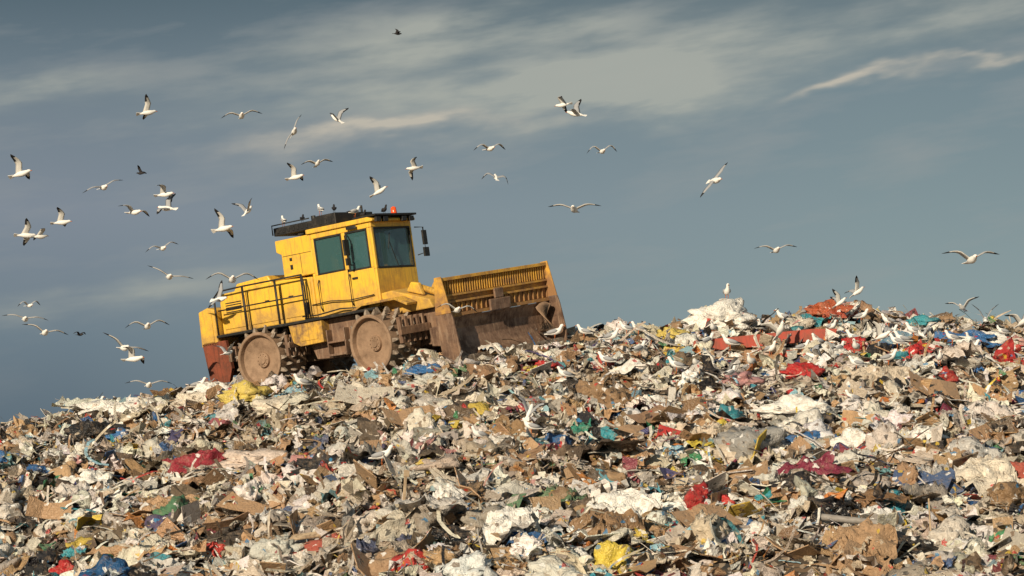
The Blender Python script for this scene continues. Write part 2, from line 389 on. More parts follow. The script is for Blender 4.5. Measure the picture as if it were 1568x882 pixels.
H = [('plastic_bag','bigbag',-6.5,59.2,1.0,YL,1,.8,.9,0,0,.2),('white_tarp','bigsheet',-10.0,61.2,2.6,W,1,.5,.45,5,5,.06),
 ('plastic_bag','bigbag',5.35,61.2,1.45,W,1,.8,.95,10,0,.18),('rubble_bag','bigbag',8.2,62.3,1.1,(.44,.10,.04),1,.7,.8,0,0,.15),
 ('tarpaulin','bigsheet',8.5,62.0,1.4,(.36,.07,.035),1,.6,.8,30,15,.12),('tarpaulin','bigsheet',7.5,61.5,1.3,TEA,1,.7,.8,0,15,.12),
 ('tarpaulin','bigsheet',11.1,60.5,2.3,BLU,1,.5,.5,8,15,.08),('plastic_bag','bigbag',10.6,62.3,.8,TEA,1,.7,.6,0,0,.1),
 ('plastic_bag','bigbag',6.5,54.3,.75,RED,1,.8,.8,0,0,.15),('plastic_bag','bigbag',6.15,51.6,1.5,W,1,.7,.5,0,0,.12),
 ('plastic_bag','bigbag',4.0,60.6,.7,YL,1,.8,.7,0,0,.08),('blanket','bigsheet',5.65,45.8,1.6,MAR,1,.6,.7,25,15,.1),
 ('tarpaulin','bigsheet',1.88,49.5,.8,TEA,1,.8,.8,0,20,.12),('tarpaulin','bigsheet',1.45,50.6,.8,(.04,.24,.17),1,.8,1,40,15,.12),
 ('plastic_bag','bigbag',4.7,44.1,.5,TEA,1,.8,.8,30,0,.1),('blanket','bigsheet',-6.85,53.5,1.7,(.30,.03,.045),1,.7,.7,20,15,.1),
 ('plastic_bag','bigbag',-5.75,52.6,1.4,(.70,.58,.50),1,.7,.5,0,0,.12),('plastic_bag','bigbag',-5.3,56.2,1.2,CR,1,.7,.6,20,0,.12),
 ('plastic_bag','bigbag',-3.94,49.6,1.2,BK,1,.7,.5,10,0,.1),('plastic_bag','bigbag',-10,57.8,1.2,BK,1,.7,.7,40,0,.1),
 ('plastic_bag','bigbag',-4.9,43.2,.8,BLU,1,.7,.7,0,0,.1),('plastic_bag','bigbag',-8.5,46.5,.55,RED,1,.9,1.1,0,0,.2),
 ('plastic_bag','bigsheet',-8.6,47.9,.8,TEA,1,.6,.8,0,15,.12),('foam_mattress','bigsheet',-7.4,47.0,1.5,CB,1,.6,.9,10,15,.12),
 ('plastic_film','bigsheet',2.0,42.8,1.8,W,1,.7,.9,0,15,.14),('plastic_film','bigsheet',0.0,40.9,1.4,W,1,.7,.9,20,15,.12),
 ('plastic_film','bigsheet',8.9,44.8,1.7,CR,1,.8,.9,40,15,.14),('plastic_film','bigsheet',-1.2,44.3,1.3,W,1,.8,.9,70,15,.14),
 ('plastic_bag','bigbag',6.95,49,.9,W,1,.7,.9,0,0,.12),('plastic_bag','bigbag',4.4,48.5,1.1,BG,1,.7,.6,0,0,.12),
 ('plastic_film','bigsheet',-.6,53.8,2.0,CR,1,.5,.5,5,10,.08),('plastic_film','bigsheet',8.25,54.5,1.7,BG,1,.5,.7,12,15,.12),
 ('cardboard_sheet','board',-3.3,54.6,1.3,CR,1,1,.5,0,12,.1),('cardboard_sheet','board',9.2,52.6,1.1,CB,1,1,.8,0,15,.12),
 ('cardboard_sheet','board',2.4,49.9,.9,CB,1,1,.6,20,15,.12),('blanket','bigsheet',-7,50,1.7,CB,1,.5,.6,10,12,.1),
 ('cardboard_sheet','board',3.35,42.2,1.1,CB,1,1,.9,30,20,.2),('plastic_bag','bigbag',-2.0,56.4,.7,BLU,1,.7,.6,0,0,.1),
 ('plastic_bag','bigbag',.75,56.5,.5,RED,1,.7,.6,0,0,.12),('plastic_bag','bigbag',6.1,49.4,.9,BLU,1,.5,.5,10,0,.1),
 ('plastic_bag','bigbag',-9.3,57.6,.6,BLU,1,.7,.7,0,0,.12),('plastic_bag','bigbag',-8.1,60.5,.8,CR,1,.7,.8,0,0,.12),
 ('plastic_bag','bigbag',-7.6,61.0,.9,W,1,.7,.8,0,0,.12),('plastic_bag','bigbag',12.0,60.9,.8,W,1,.7,.8,0,0,.12),
 ('plastic_bag','bigbag',-1.1,42.0,.7,BK,1,.8,.7,0,0,.1),('plastic_bag','bigbag',6.5,42.0,.8,BK,1,.7,.7,0,0,.1),
 ('plastic_bag','bigbag',-12,57.0,.8,BLU,1,.6,.6,0,0,.1),('cardboard_sheet','board',-9.6,50.5,.9,CB,1,1,1,0,50,.3),
 ('plastic_bag','bigsheet',9.0,58.5,.8,BLU,1,.6,.7,0,15,.12),('plastic_bag','bigsheet',3.9,57.5,.7,TEA,1,.6,.7,0,15,.12),
 ('plastic_bag','bigsheet',8.6,50.0,.9,W,1,.6,.7,0,15,.12),('plastic_film','bigsheet',-3.0,47.5,1.3,(.6,.58,.54),1,.6,.7,0,15,.12),
 ('plastic_film','bigsheet',10.3,47.0,1.3,W,1,.6,.7,50,15,.12),('plastic_film','bigsheet',-9.5,54,1.4,W,1,.5,.6,20,12,.1),('plastic_film','bigsheet',3.0,53,1.3,W,1,.5,.6,20,12,.1),
 ('plastic_film','bigsheet',-6.4,45.0,1.5,(.55,.53,.5),1,.6,.8,-20,15,.12),('cardboard_sheet','board',-2.2,51.5,1.0,CB,1,1,.7,15,20,.15),('cardboard_sheet','board',-5.3,48.0,.9,CB,1,1,.7,-25,20,.15)]
for h in H: hero(*h)

# ---------------------------------------------------------------- mesh helpers
def add_box(bm, x0, x1, y0, y1, z0, z1):
    vs = [bm.verts.new((x, y, z)) for x in (x0, x1) for y in (y0, y1) for z in (z0, z1)]
    for q in ((0, 1, 3, 2), (4, 6, 7, 5), (0, 4, 5, 1), (2, 3, 7, 6), (0, 2, 6, 4), (1, 5, 7, 3)):
        bm.faces.new([vs[i] for i in q])
def add_prism(bm, prof, y0, y1):
    a = [bm.verts.new((x, y0, z)) for x, z in prof]; b = [bm.verts.new((x, y1, z)) for x, z in prof]
    bm.faces.new(a); bm.faces.new(b[::-1]); n = len(prof)
    for i in range(n): bm.faces.new([a[i], b[i], b[(i + 1) % n], a[(i + 1) % n]])
def loft(bm, pts, radii, k=8, mat=0, flat=1.0, up=Vector((0, 0, 1))):
    rings = []; pts = [Vector(q) for q in pts]; n = len(pts)
    for i, q in enumerate(pts):
        t = (pts[min(i + 1, n - 1)] - pts[max(i - 1, 0)]).normalized()
        s = t.cross(up)
        if s.length < 1e-3: s = t.cross(Vector((0, 1, 0)))
        s.normalize(); u = s.cross(t)
        r = radii[i] if hasattr(radii, '__len__') else radii
        rings.append([bm.verts.new(q + s * (r * math.cos(a)) + u * (r * flat * math.sin(a))) for a in [j / k * 2 * math.pi for j in range(k)]])
    for i in range(n - 1):
        for j in range(k):
            f = bm.faces.new([rings[i][j], rings[i][(j + 1) % k], rings[i + 1][(j + 1) % k], rings[i + 1][j]]); f.material_index = mat; f.smooth = True
    for rg in (rings[0][::-1], rings[-1]):
        f = bm.faces.new(rg); f.material_index = mat
    return rings
def revolve_y(bm, prof, k=40, c=(0, 0, 0)):
    rings = []
    for r, y in prof:
        if r < 1e-5: rings.append([bm.verts.new((c[0], c[1] + y, c[2]))] * k)
        else: rings.append([bm.verts.new((c[0] + r * math.cos(a), c[1] + y, c[2] + r * math.sin(a))) for a in [j / k * 2 * math.pi for j in range(k)]])
    for i in range(len(prof) - 1):
        for j in range(k):
            vs = [rings[i][j], rings[i][(j + 1) % k], rings[i + 1][(j + 1) % k], rings[i + 1][j]]
            u = []
            for v in vs:
                if v not in u: u.append(v)
            if len(u) > 2: bm.faces.new(u)
truck = bpy.data.objects.new('landfill_compactor', None); scene.collection.objects.link(truck); truck.matrix_world = TM
front = bpy.data.objects.new('front_frame_pivot', None); scene.collection.objects.link(front); front.parent = truck
front.matrix_local = Matrix.Translation((2.3, 0, 0)) @ Matrix.Rotation(R(-7), 4, 'Z') @ Matrix.Rotation(R(3), 4, 'X') @ Matrix.Translation((-1.8, 0, 0))
def fx(x):
    cl = lambda v: max(0, min(1, v))
    return x + .42 * cl((x + .6) / 1.2) + .14 * cl((x - 1.3) / 1.9)
def part(name, mat, parent, fn, bevel=.012):
    bm = bmesh.new(); fn(bm); bmesh.ops.recalc_face_normals(bm, faces=bm.faces)
    if parent is truck and 'wheel' not in name:
        for v in bm.verts: v.co.x = fx(v.co.x)
    if name.startswith('blade'):
        for v in bm.verts: v.co.x += .45
    me = bpy.data.meshes.new(name); bm.to_mesh(me); bm.free()
    for mm in (mat if isinstance(mat, list) else [mat]): me.materials.append(mm)
    ob = bpy.data.objects.new(name, me); scene.collection.objects.link(ob)
    if parent: ob.parent = parent
    if bevel:
        b = ob.modifiers.new('bevel', 'BEVEL'); b.width = bevel; b.segments = 2; b.limit_method = 'ANGLE'; b.angle_limit = R(40)
    return ob

# ---------------------------------------------------------------- compactor
def wheel(name, x, y, parent):
    s = -1 if y < 0 else 1
    def drum(bm):
        revolve_y(bm, [(0, s * .40), (.10, s * .40), (.11, s * .37), (.19, s * .37), (.20, s * .30), (.54, s * .36), (.60, s * .38), (.62, s * .38), (.64, s * .50), (.655, s * .52), (.715, s * .52), (.725, s * .50), (.725, -s * .52), (.6, -s * .52), (.55, -s * .38), (0, -s * .38)], 56, (x, y, .82))
        for i in range(10):
            a = i / 10 * 6.283
            loft(bm, [(x + .15 * math.cos(a), y + s * .365, .82 + .15 * math.sin(a)), (x + .15 * math.cos(a), y + s * .395, .82 + .15 * math.sin(a))], .014, 6)
    part(name + '_drum', m_wheel, parent, drum, .006)
    def teeth(bm):
        rows = 5; cnt = 15
        for r_ in range(rows):
            yy = y + (-.40 + .20 * r_)
            for i in range(cnt):
                a = (i + (r_ % 2) * .5) / cnt * 2 * math.pi + random.uniform(-.03, .03)
                rad = Vector((math.cos(a), 0, math.sin(a))); tan = Vector((-math.sin(a), 0, math.cos(a))); axv = Vector((0, 1, 0))
                h = random.uniform(.855, .895)
                c0 = Vector((x, yy, .82)) + rad * .71; c1 = Vector((x, yy, .82)) + rad * h
                lo = [c0 + tan * (.055 * p_) + axv * (.070 * q_) for p_, q_ in ((-1, -1), (1, -1), (1, 1), (-1, 1))]
                md = [(c0 * .4 + c1 * .6) + tan * (.036 * p_) + axv * (.045 * q_) for p_, q_ in ((-1, -1), (1, -1), (1, 1), (-1, 1))]
                hi = [c1 + tan * (.010 * p_) + axv * (.026 * q_) for p_, q_ in ((-1, -1), (1, -1), (1, 1), (-1, 1))]
                A = [bm.verts.new(v) for v in lo]; C = [bm.verts.new(v) for v in md]; B = [bm.verts.new(v) for v in hi]
                bm.faces.new(B)
                for j in range(4):
                    bm.faces.new([A[j], A[(j + 1) % 4], C[(j + 1) % 4], C[j]]); bm.faces.new([C[j], C[(j + 1) % 4], B[(j + 1) % 4], B[j]])
    part(name + '_teeth', m_teeth, parent, teeth, 0)
for nm, x, pr in (('rear_wheel', 0, truck), ('front_wheel', 3.6, front)):
    wheel(nm + '_right', x, -.98, pr); wheel(nm + '_left', x, .98, pr)

part('rear_chassis', m_dark, truck, lambda bm: (add_box(bm, -1.9, 1.7, -.42, .42, .62, 1.56), add_box(bm, 1.1, 2.9, -.75, .75, 1.0, 1.58), add_box(bm, -.2, .2, -1.2, 1.2, .7, .95)))
part('side_frame', m_steel, truck, lambda bm: (add_prism(bm, [(.95, 1.0), (1.1, .62), (2.15, .55), (2.45, .9), (2.5, 1.58), (1.5, 1.58), (1.5, 1.05)], -.98, -.72),
     add_prism(bm, [(.95, 1.0), (1.1, .62), (2.15, .55), (2.45, .9), (2.5, 1.58), (1.5, 1.58), (1.5, 1.05)], .72, .98),
     add_box(bm, 1.65, 2.15, -1.2, -.985, .62, .68), add_box(bm, 1.65, 2.15, -1.2, -.985, .95, 1.0), add_box(bm, 1.62, 1.65, -1.18, -.985, .6, 1.3), add_box(bm, 2.15, 2.18, -1.18, -.985, .6, 1.3)))
part('tool_box', m_yeld, truck, lambda bm: (add_prism(bm, [(.55, 1.56), (.62, 1.12), (.85, 1.0), (1.6, 1.02), (1.6, 1.56)], -1.27, -.75), add_box(bm, .9, 1.45, -1.285, -1.272, 1.12, 1.46)), .02)
part('wheel_scrapers', m_steel, truck, lambda bm: ([add_box(bm, .91, 1.0, -1.46 + .2 * i, -1.38 + .2 * i, .8, 1.35) for i in range(5)], add_box(bm, 1.0, 1.05, -1.46, -.5, 1.0, 1.15),
     [add_box(bm, -1.05, -.95, -1.46 + .2 * i, -1.38 + .2 * i, .9, 1.3) for i in range(5)]))
part('rear_rusty_plate', m_rust, truck, lambda bm: (add_prism(bm, [(-2.12, 1.5), (-2.0, .45), (-1.35, .40), (-1.2, .75), (-1.3, 1.5)], -1.22, -1.10), add_prism(bm, [(-2.12, 1.5), (-2.0, .45), (-1.35, .40), (-1.2, .75), (-1.3, 1.5)], 1.10, 1.22), add_box(bm, -2.05, -1.95, -1.1, 1.1, .6, 1.5)))
part('deck', m_black, truck, lambda bm: (add_box(bm, -1.55, 3.3, -1.26, 1.26, 1.585, 1.655)))
def hood(bm):
    add_prism(bm, [(-1.55, 1.66), (1.3, 1.66), (1.3, 2.72), (.35, 2.78), (-1.5, 2.72)], -1.0, 1.0)
    add_prism(bm, [(-1.45, 2.73), (-.2, 2.78), (-.3, 3.02), (-1.3, 2.96)], -.5, .95)
    add_prism(bm, [(-2.15, 1.40), (-1.56, 1.40), (-1.56, 2.34), (-1.8, 2.42), (-2.12, 2.34)], -1.22, 1.22)
part('engine_hood', m_yel, truck, hood, .035)
def panels(bm):
    for (a, b, c, d) in ((-1.42, -.62, 1.78, 2.6), (-.54, .28, 1.78, 2.62), (.36, 1.22, 1.78, 2.62)):
        add_box(bm, a, b, -1.022, -1.002, c, d)
    add_box(bm, -2.05, -1.66, -1.24, -1.222, 1.5, 2.25)
part('hood_panels', m_yel, truck, panels, .01)
part('hood_vents', m_black, truck, lambda bm: ([add_box(bm, -1.3 + .0, -.75, -1.034, -1.024, 2.2 + .06 * i, 2.225 + .06 * i) for i in range(5)], [add_box(bm, -.1, .0, -1.04, -1.024, 2.3, 2.34)],
     [add_box(bm, .5, .62, -1.04, -1.024, 2.3, 2.34)], add_box(bm, .95, 1.12, -1.06, -1.024, 1.8, 2.1),
     [add_box(bm, a, a + .012, -1.012, -1.0, 1.7, 2.68) for a in (-.586, .314)]), .003)
def cabblock(bm):
    add_prism(bm, [(.42, 2.79), (1.38, 2.79), (1.38, 3.80), (.30, 3.80), (.30, 3.5), (.42, 3.42)], -.97, .67)
    add_box(bm, 1.302, 1.38, -.97, .67, 1.66, 2.788)
part('cab_rear_block', m_yel, truck, cabblock, .02)
part('block_details', m_black, truck, lambda bm: (add_box(bm, .62, .70, -.985, -.972, 3.0, 3.12), add_box(bm, .62, .70, -.985, -.972, 3.22, 3.30), add_box(bm, 1.02, 1.2, -.985, -.972, 3.83, 3.87), add_box(bm, .45, 1.35, -.978, -.971, 3.36, 3.372), add_box(bm, .98, .99, -.978, -.971, 2.85, 3.36)), .002)
def cab(bm):
    for y0, y1 in ((-.97, -.91), (.61, .67)):
        add_box(bm, 1.38, 2.37, y0, y1, 1.66, 2.72); add_box(bm, 2.385, 3.17, y0, y1, 1.66, 2.66)
        add_box(bm, 1.38, 1.47, y0, y1, 2.72, 3.66); add_box(bm, 2.31, 2.43, y0, y1, 2.72, 3.66); add_box(bm, 3.09, 3.17, y0, y1, 2.66, 3.66)
        add_box(bm, 1.38, 3.17, y0, y1, 3.66, 3.80)
    add_box(bm, 3.17, 3.25, -.97, .67, 1.72, 2.62); add_box(bm, 3.17, 3.25, -.97, -.89, 2.62, 3.66); add_box(bm, 3.17, 3.25, .59, .67, 2.62, 3.66)
    add_box(bm, 3.17, 3.25, -.97, .67, 3.66, 3.80)
    add_prism(bm, [(1.3, 3.80), (3.36, 3.80), (3.36, 3.86), (3.2, 3.92), (1.3, 3.92)], -1.03, .73)
part('cab_shell', m_yel, truck, cab, .018)
part('cab_floor', m_black, truck, lambda bm: add_box(bm, 1.4, 3.15, -.9, .6, 1.75, 1.85), 0)
def glass(bm):
    for y in (-.94, .64):
        add_box(bm, 1.47, 2.31, y - .005, y + .005, 2.72, 3.66); add_box(bm, 2.43, 3.09, y - .005, y + .005, 2.66, 3.66)
    add_box(bm, 3.205, 3.215, -.89, .59, 2.62, 3.66)
part('cab_windows', m_glass, truck, glass, 0)
def seals(bm):
    y = -.975
    for (a, b, c, d) in ((1.47, 2.31, 2.72, 3.66), (2.43, 3.09, 2.66, 3.66)):
        for q in ((a, b, c, c + .045), (a, b, d - .045, d), (a, a + .04, c + .045, d - .045), (b - .04, b, c + .045, d - .045)):
            add_box(bm, q[0], q[1], y, y + .03, q[2], q[3])
    for q in ((-.89, .59, 2.62, 2.665), (-.89, .59, 3.615, 3.66), (-.89, -.85, 2.665, 3.615), (.55, .59, 2.665, 3.615)):
        add_box(bm, 3.23, 3.258, q[0], q[1], q[2], q[3])
    add_box(bm, 2.372, 2.383, -.965, -.93, 1.7, 3.7)
    add_box(bm, 2.5, 2.66, -1.0, -.972, 2.45, 2.5)
    loft(bm, [(3.275, -.1, 2.66), (3.275, -.35, 3.3)], .012, 6); loft(bm, [(3.28, -.42, 3.1), (3.28, -.3, 3.5)], .014, 6)
part('window_seals', m_black, truck, seals, .004)
part('driver_seat', m_black, truck, lambda bm: (add_box(bm, 1.75, 2.25, -.4, .1, 2.3, 2.42), add_prism(bm, [(1.75, 2.42), (1.87, 2.42), (1.8, 3.2), (1.68, 3.2)], -.4, .1), add_box(bm, 2.6, 2.9, -.35, .05, 1.85, 2.5),
     loft(bm, [(2.55, -.15, 2.5), (2.45, -.15, 2.72)], .03, 8)), .03)
def driver(bm):
    loft(bm, [(1.95, -.15, 2.42), (1.93, -.15, 2.6), (1.92, -.15, 2.85), (1.93, -.15, 3.0), (1.95, -.15, 3.06), (1.96, -.15, 3.12), (1.97, -.15, 3.2), (1.97, -.15, 3.28), (1.96, -.15, 3.33)], [.14, .17, .2, .19, .08, .07, .095, .09, .03], 12)
    for s in (-1, 1): loft(bm, [(1.93, -.15 + s * .2, 2.95), (2.1, -.15 + s * .24, 2.72), (2.42, -.15 + s * .12, 2.74)], [.06, .05, .035], 8)
part('driver', simple('dark_workwear', (.05, .05, .07), .8), truck, driver, 0)
def roofbox(bm):
    add_prism(bm, [(.28, 3.925), (2.2, 3.925), (2.2, 4.22), (1.55, 4.22), (1.5, 4.14), (.28, 4.14)], -.93, .6)
part('roof_air_box', m_black, truck, roofbox, .02)
def roofbits(bm):
    for i in range(12): add_box(bm, .36 + i * .15, .42 + i * .15, -.945, -.932, 3.98, 4.10)
    loft(bm, [(.3, -1.0, 3.95), (.3, -1.0, 4.2), (1.45, -1.0, 4.2)], .018, 6)
    add_box(bm, 2.75, 3.45, -1.0, .7, 3.925, 3.975)
    for yy in (-.85, -.55, .2, .5): add_box(bm, 3.36, 3.44, yy - .09, yy + .09, 3.78, 3.90)
    add_box(bm, 2.55, 2.85, -1.05, -1.035, 3.70, 3.78)
    loft(bm, [(.55, .3, 4.14), (.55, .3, 4.40)], .05, 10); loft(bm, [(2.1, .3, 4.2), (2.1, .3, 4.4)], .03, 8)
part('roof_fittings', m_black, truck, roofbits, .006)
part('beacon', m_orange, truck, lambda bm: loft(bm, [(2.95, .45, 3.97), (2.95, .45, 4.05), (2.95, .45, 4.19), (2.95, .45, 4.22)], [.075, .075, .065, .02], 12), 0)
def mirrors(bm):
    loft(bm, [(3.3, .72, 3.62), (3.42, .92, 3.6), (3.42, .92, 2.95), (3.3, .72, 2.9)], .016, 6)
    add_box(bm, 3.41, 3.46, .82, 1.02, 2.85, 3.08); add_box(bm, 3.41, 3.46, .84, 1.0, 3.15, 3.52)
    loft(bm, [(2.5, -1.0, 3.6), (2.62, -1.22, 3.55), (2.62, -1.22, 2.95), (2.5, -1.0, 2.85)], .02, 6)
    add_box(bm, 2.60, 2.65, -1.33, -1.13, 3.05, 3.45); add_box(bm, 2.60, 2.65, -1.30, -1.15, 2.80, 2.98)
part('mirrors', m_black, truck, mirrors, .012)
def rails(bm):
    y = -1.24
    for yy in (y, -y):
        loft(bm, [(-1.5, yy, 2.62), (-1.3, yy, 2.78), (-.5, yy, 2.8), (.33, yy, 2.8), (1.15, yy, 2.8)], .022, 8)
        loft(bm, [(-1.38, yy, 2.28), (.33, yy, 2.28), (1.15, yy, 2.28)], .018, 8)
        for x in (-1.48, -.5, .33, 1.13): loft(bm, [(x, yy, 1.66), (x, yy, 2.79 if x > -1.4 else 2.62)], .026, 8)
    loft(bm, [(1.15, y, 2.8), (1.2, y, 2.5), (1.2, y, 1.66)], .022, 8)
    loft(bm, [(1.5, -1.0, 2.6), (1.5, -1.06, 2.5), (1.5, -1.06, 1.9), (1.5, -1.0, 1.8)], .016, 6)
    loft(bm, [(2.45, -1.0, 2.6), (2.45, -1.06, 2.5), (2.45, -1.06, 1.9), (2.45, -1.0, 1.8)], .016, 6)
    loft(bm, [(1.2, -1.02, 2.0), (1.8, -1.05, 2.02), (2.4, -1.05, 1.95), (3.1, -1.02, 1.98)], .015, 6)
    loft(bm, [(.9, -1.1, 1.75), (1.4, -1.12, 1.72), (2.1, -1.1, 1.78), (2.9, -1.05, 1.70)], .02, 6)
part('handrails_and_hoses', m_black, truck, rails, 0)

# front frame
part('front_frame_body', m_steel, front, lambda bm: (add_box(bm, 2.2, 5.1, -.42, .42, .55, 1.42), add_box(bm, 3.4, 3.8, -1.2, 1.2, .7, .95), add_box(bm, 1.5, 2.6, -.3, .3, .8, 1.5)))
def fcover(bm):
    add_prism(bm, [(2.55, 1.43), (2.65, 1.75), (3.0, 2.0), (3.75, 2.04), (5.0, 1.66), (5.1, 1.43)], -.62, .62)
    add_prism(bm, [(4.15, 1.95), (4.35, 2.16), (4.6, 2.1), (4.7, 1.78)], -.5, -.38); add_prism(bm, [(4.15, 1.95), (4.35, 2.16), (4.6, 2.1), (4.7, 1.78)], .38, .5)
part('front_cover', m_yel, front, fcover, .03)
def fend(bm):
    for s in (-1, 1):
        y0, y1 = sorted((s * .64, s * 1.0))
        add_prism(bm, [(2.6, 1.64), (2.62, 1.72), (3.0, 1.85), (4.2, 1.85), (4.6, 1.66), (4.58, 1.60), (4.18, 1.79), (3.0, 1.79)], y0, y1)
part('front_fenders', m_yeld, front, fend, .01)
def arms(bm):
    for s in (-1, 1):
        add_prism(bm, [(4.9, .5), (4.9, .95), (6.35, 1.0), (6.43, .3)], .48 if s > 0 else -.7, .7 if s > 0 else -.48)
part('push_arms', m_steel, front, arms, .02)
def cyls(bm):
    for s in (-.3, .3):
        loft(bm, [(4.5, s, 1.98), (5.5, s, 1.6)], .08, 12); loft(bm, [(5.5, s, 1.6), (6.45, s, 1.2)], .045, 12)
part('lift_cylinders', m_yeld, front, cyls, 0)
part('front_scrapers', m_steel, front, lambda bm: ([add_box(bm, 4.54, 4.66, s * (.58 + .2 * i) - .04, s * (.58 + .2 * i) + .04, .7, 1.35) for i in range(5) for s in (-1, 1)], add_box(bm, 4.66, 4.74, -1.5, -.45, .9, 1.1), add_box(bm, 4.66, 4.74, .45, 1.5, .9, 1.1)))
BW = 1.90
def mold(bm):
    pr = [(6.42, .0), (6.24, .16), (6.10, .36), (6.02, .6), (6.02, .82), (6.10, 1.02), (6.16, 1.1)]
    bk = [(x - .06, z) for x, z in pr[::-1]]
    a = [bm.verts.new((x, -BW, z)) for x, z in pr + bk]; b = [bm.verts.new((x, BW, z)) for x, z in pr + bk]; n = len(a)
    for i in range(n): bm.faces.new([a[i], b[i], b[(i + 1) % n], a[(i + 1) % n]])
    for i in range(len(pr) - 1):
        bm.faces.new([a[i], a[i + 1], a[n - 2 - i], a[n - 1 - i]]); bm.faces.new([b[i], b[n - 1 - i], b[n - 2 - i], b[i + 1]])
part('blade_moldboard', m_steel, front, mold, 0)
part('blade_cutting_edge', m_teeth, front, lambda bm: [add_box(bm, 6.40, 6.45, -BW + BW / 4 * i + .01, -BW + BW / 4 * (i + 1) - .01, -.1, .16) for i in range(8)], .005)
def rack(bm):
    def lx(z): return 6.14 + (z - 1.1) * .10
    for z0, z1, t in ((1.11, 1.19, .06), (1.44, 1.49, .045), (1.60, 1.65, .045), (1.98, 2.06, .06)):
        add_box(bm, lx(z0) - .02, lx(z0) + t, -BW, BW, z0, z1)
    add_prism(bm, [(lx(1.12) - .05, 1.12), (lx(2.04) - .05, 2.04), (lx(2.04) - .03, 2.04), (lx(1.12) - .03, 1.12)], -BW, BW)
    n = 44
    for i in range(n + 1):
        y = -BW + 2 * BW * i / n
        add_prism(bm, [(lx(1.66) - .025, 1.66), (lx(1.97) - .025, 1.97), (lx(1.97) + .015, 1.97), (lx(1.66) + .015, 1.66)], y - .016, y + .016)
        if i % 2 == 0: add_prism(bm, [(lx(1.2) - .025, 1.2), (lx(1.43) - .025, 1.43), (lx(1.43) + .012, 1.43), (lx(1.2) + .012, 1.2)], y - .014, y + .014)
part('blade_trash_rack', m_rack, front, rack, .004)
part('blade_centre_plate', m_steel, front, lambda bm: add_prism(bm, [(6.23, 1.1), (6.30, 1.1), (6.32, 1.38), (6.25, 1.38)], -.36, .36), .02)
part('blade_centre_plate_top', m_steel, front, lambda bm: add_prism(bm, [(6.255, 1.384), (6.315, 1.384), (6.33, 1.62), (6.265, 1.62)], -.16, .16), .02)
def ends_low(bm):
    for y0, y1 in ((-BW - .05, -BW - .003), (BW + .003, BW + .05)):
        add_prism(bm, [(5.95, .25), (6.22, -.03), (6.5, -.05), (6.56, .35), (6.50, 1.0), (6.46, 1.2), (5.93, 1.2)], y0, y1)
def ends_up(bm):
    for y0, y1 in ((-BW - .045, -BW - .008), (BW + .008, BW + .045)):
        add_prism(bm, [(5.94, 1.203), (6.455, 1.203), (6.38, 1.7), (6.32, 2.09), (6.10, 2.09)], y0, y1)
part('blade_end_plates', m_steel, front, ends_low, .01)
part('blade_end_plates_upper', m_rack, front, ends_up, .01)
part('blade_corner_boss', m_wheel, front, lambda bm: loft(bm, [(6.18, BW - .28, .35), (6.2, BW - .28, .42), (6.2, BW - .28, 1.0), (6.18, BW - .28, 1.08)], [.1, .22, .22, .1], 18), 0)
part('blade_back_ribs', m_yeld, front, lambda bm: [add_prism(bm, [(5.92, .3), (6.0, .3), (5.94, .8), (6.08, 1.1), (6.15, 2.0), (6.08, 2.0), (5.86, 1.1)], y - .03, y + .03) for y in (-1.8, -1.2, -.5, .5, 1.2, 1.8)], .008)

# ---------------------------------------------------------------- gulls
def finish(bm, name, mats, M):
    bmesh.ops.recalc_face_normals(bm, faces=bm.faces)
    me = bpy.data.meshes.new(name); bm.to_mesh(me); bm.free()
    for mm in mats: me.materials.append(mm)
    ob = bpy.data.objects.new(name, me); scene.collection.objects.link(ob); ob.matrix_world = M; return ob
def wing(bm, side, inner, outer, sweep=.35, L1=.20, L2=.30):
    st = []
    pos = Vector((.035, .03, .02)); segs = 8
    total = L1 + L2
    for i in range(segs + 1):
        f = i / segs; s = f * total
        a = R(inner) if s < L1 else R(inner) + (R(outer) - R(inner)) * min(1, (s - L1) / (L2 * .5))
        if i:
            d = total / segs
            fw = .35 if s <= L1 else -sweep * (0.6 + (s - L1) / L2)
            v = Vector((fw, math.cos(a), math.sin(a))); v.normalize(); pos = pos + v * d
        ch = np.interp(f, [0, .2, .42, .7, .9, 1], [.15, .145, .14, .10, .055, .006])
        st.append((pos.copy(), ch, a))
    rows = []
    for q, ch, a in st:
        n = Vector((0, -math.sin(a), math.cos(a)))
        th = .016 * ch / .13 + .001
        pts = [(0, 0), (-.3, 1), (-.7, .6), (-1, 0), (-.6, -.1), (-.25, -.5)]
        rows.append([bm.verts.new(Vector(((q + Vector((ch * u, 0, 0)) + n * th * w).x, side * (q + n * th * w).y, (q + n * th * w).z))) for u, w in pts])
    k = 6
    for i in range(len(rows) - 1):
        for j in range(k):
            f = bm.faces.new([rows[i][j], rows[i][(j + 1) % k], rows[i + 1][(j + 1) % k], rows[i + 1][j]])
            tip = i >= len(rows) - 3
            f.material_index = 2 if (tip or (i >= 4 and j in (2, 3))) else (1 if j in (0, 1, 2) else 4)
            f.smooth = True
    bm.faces.new(rows[-1])
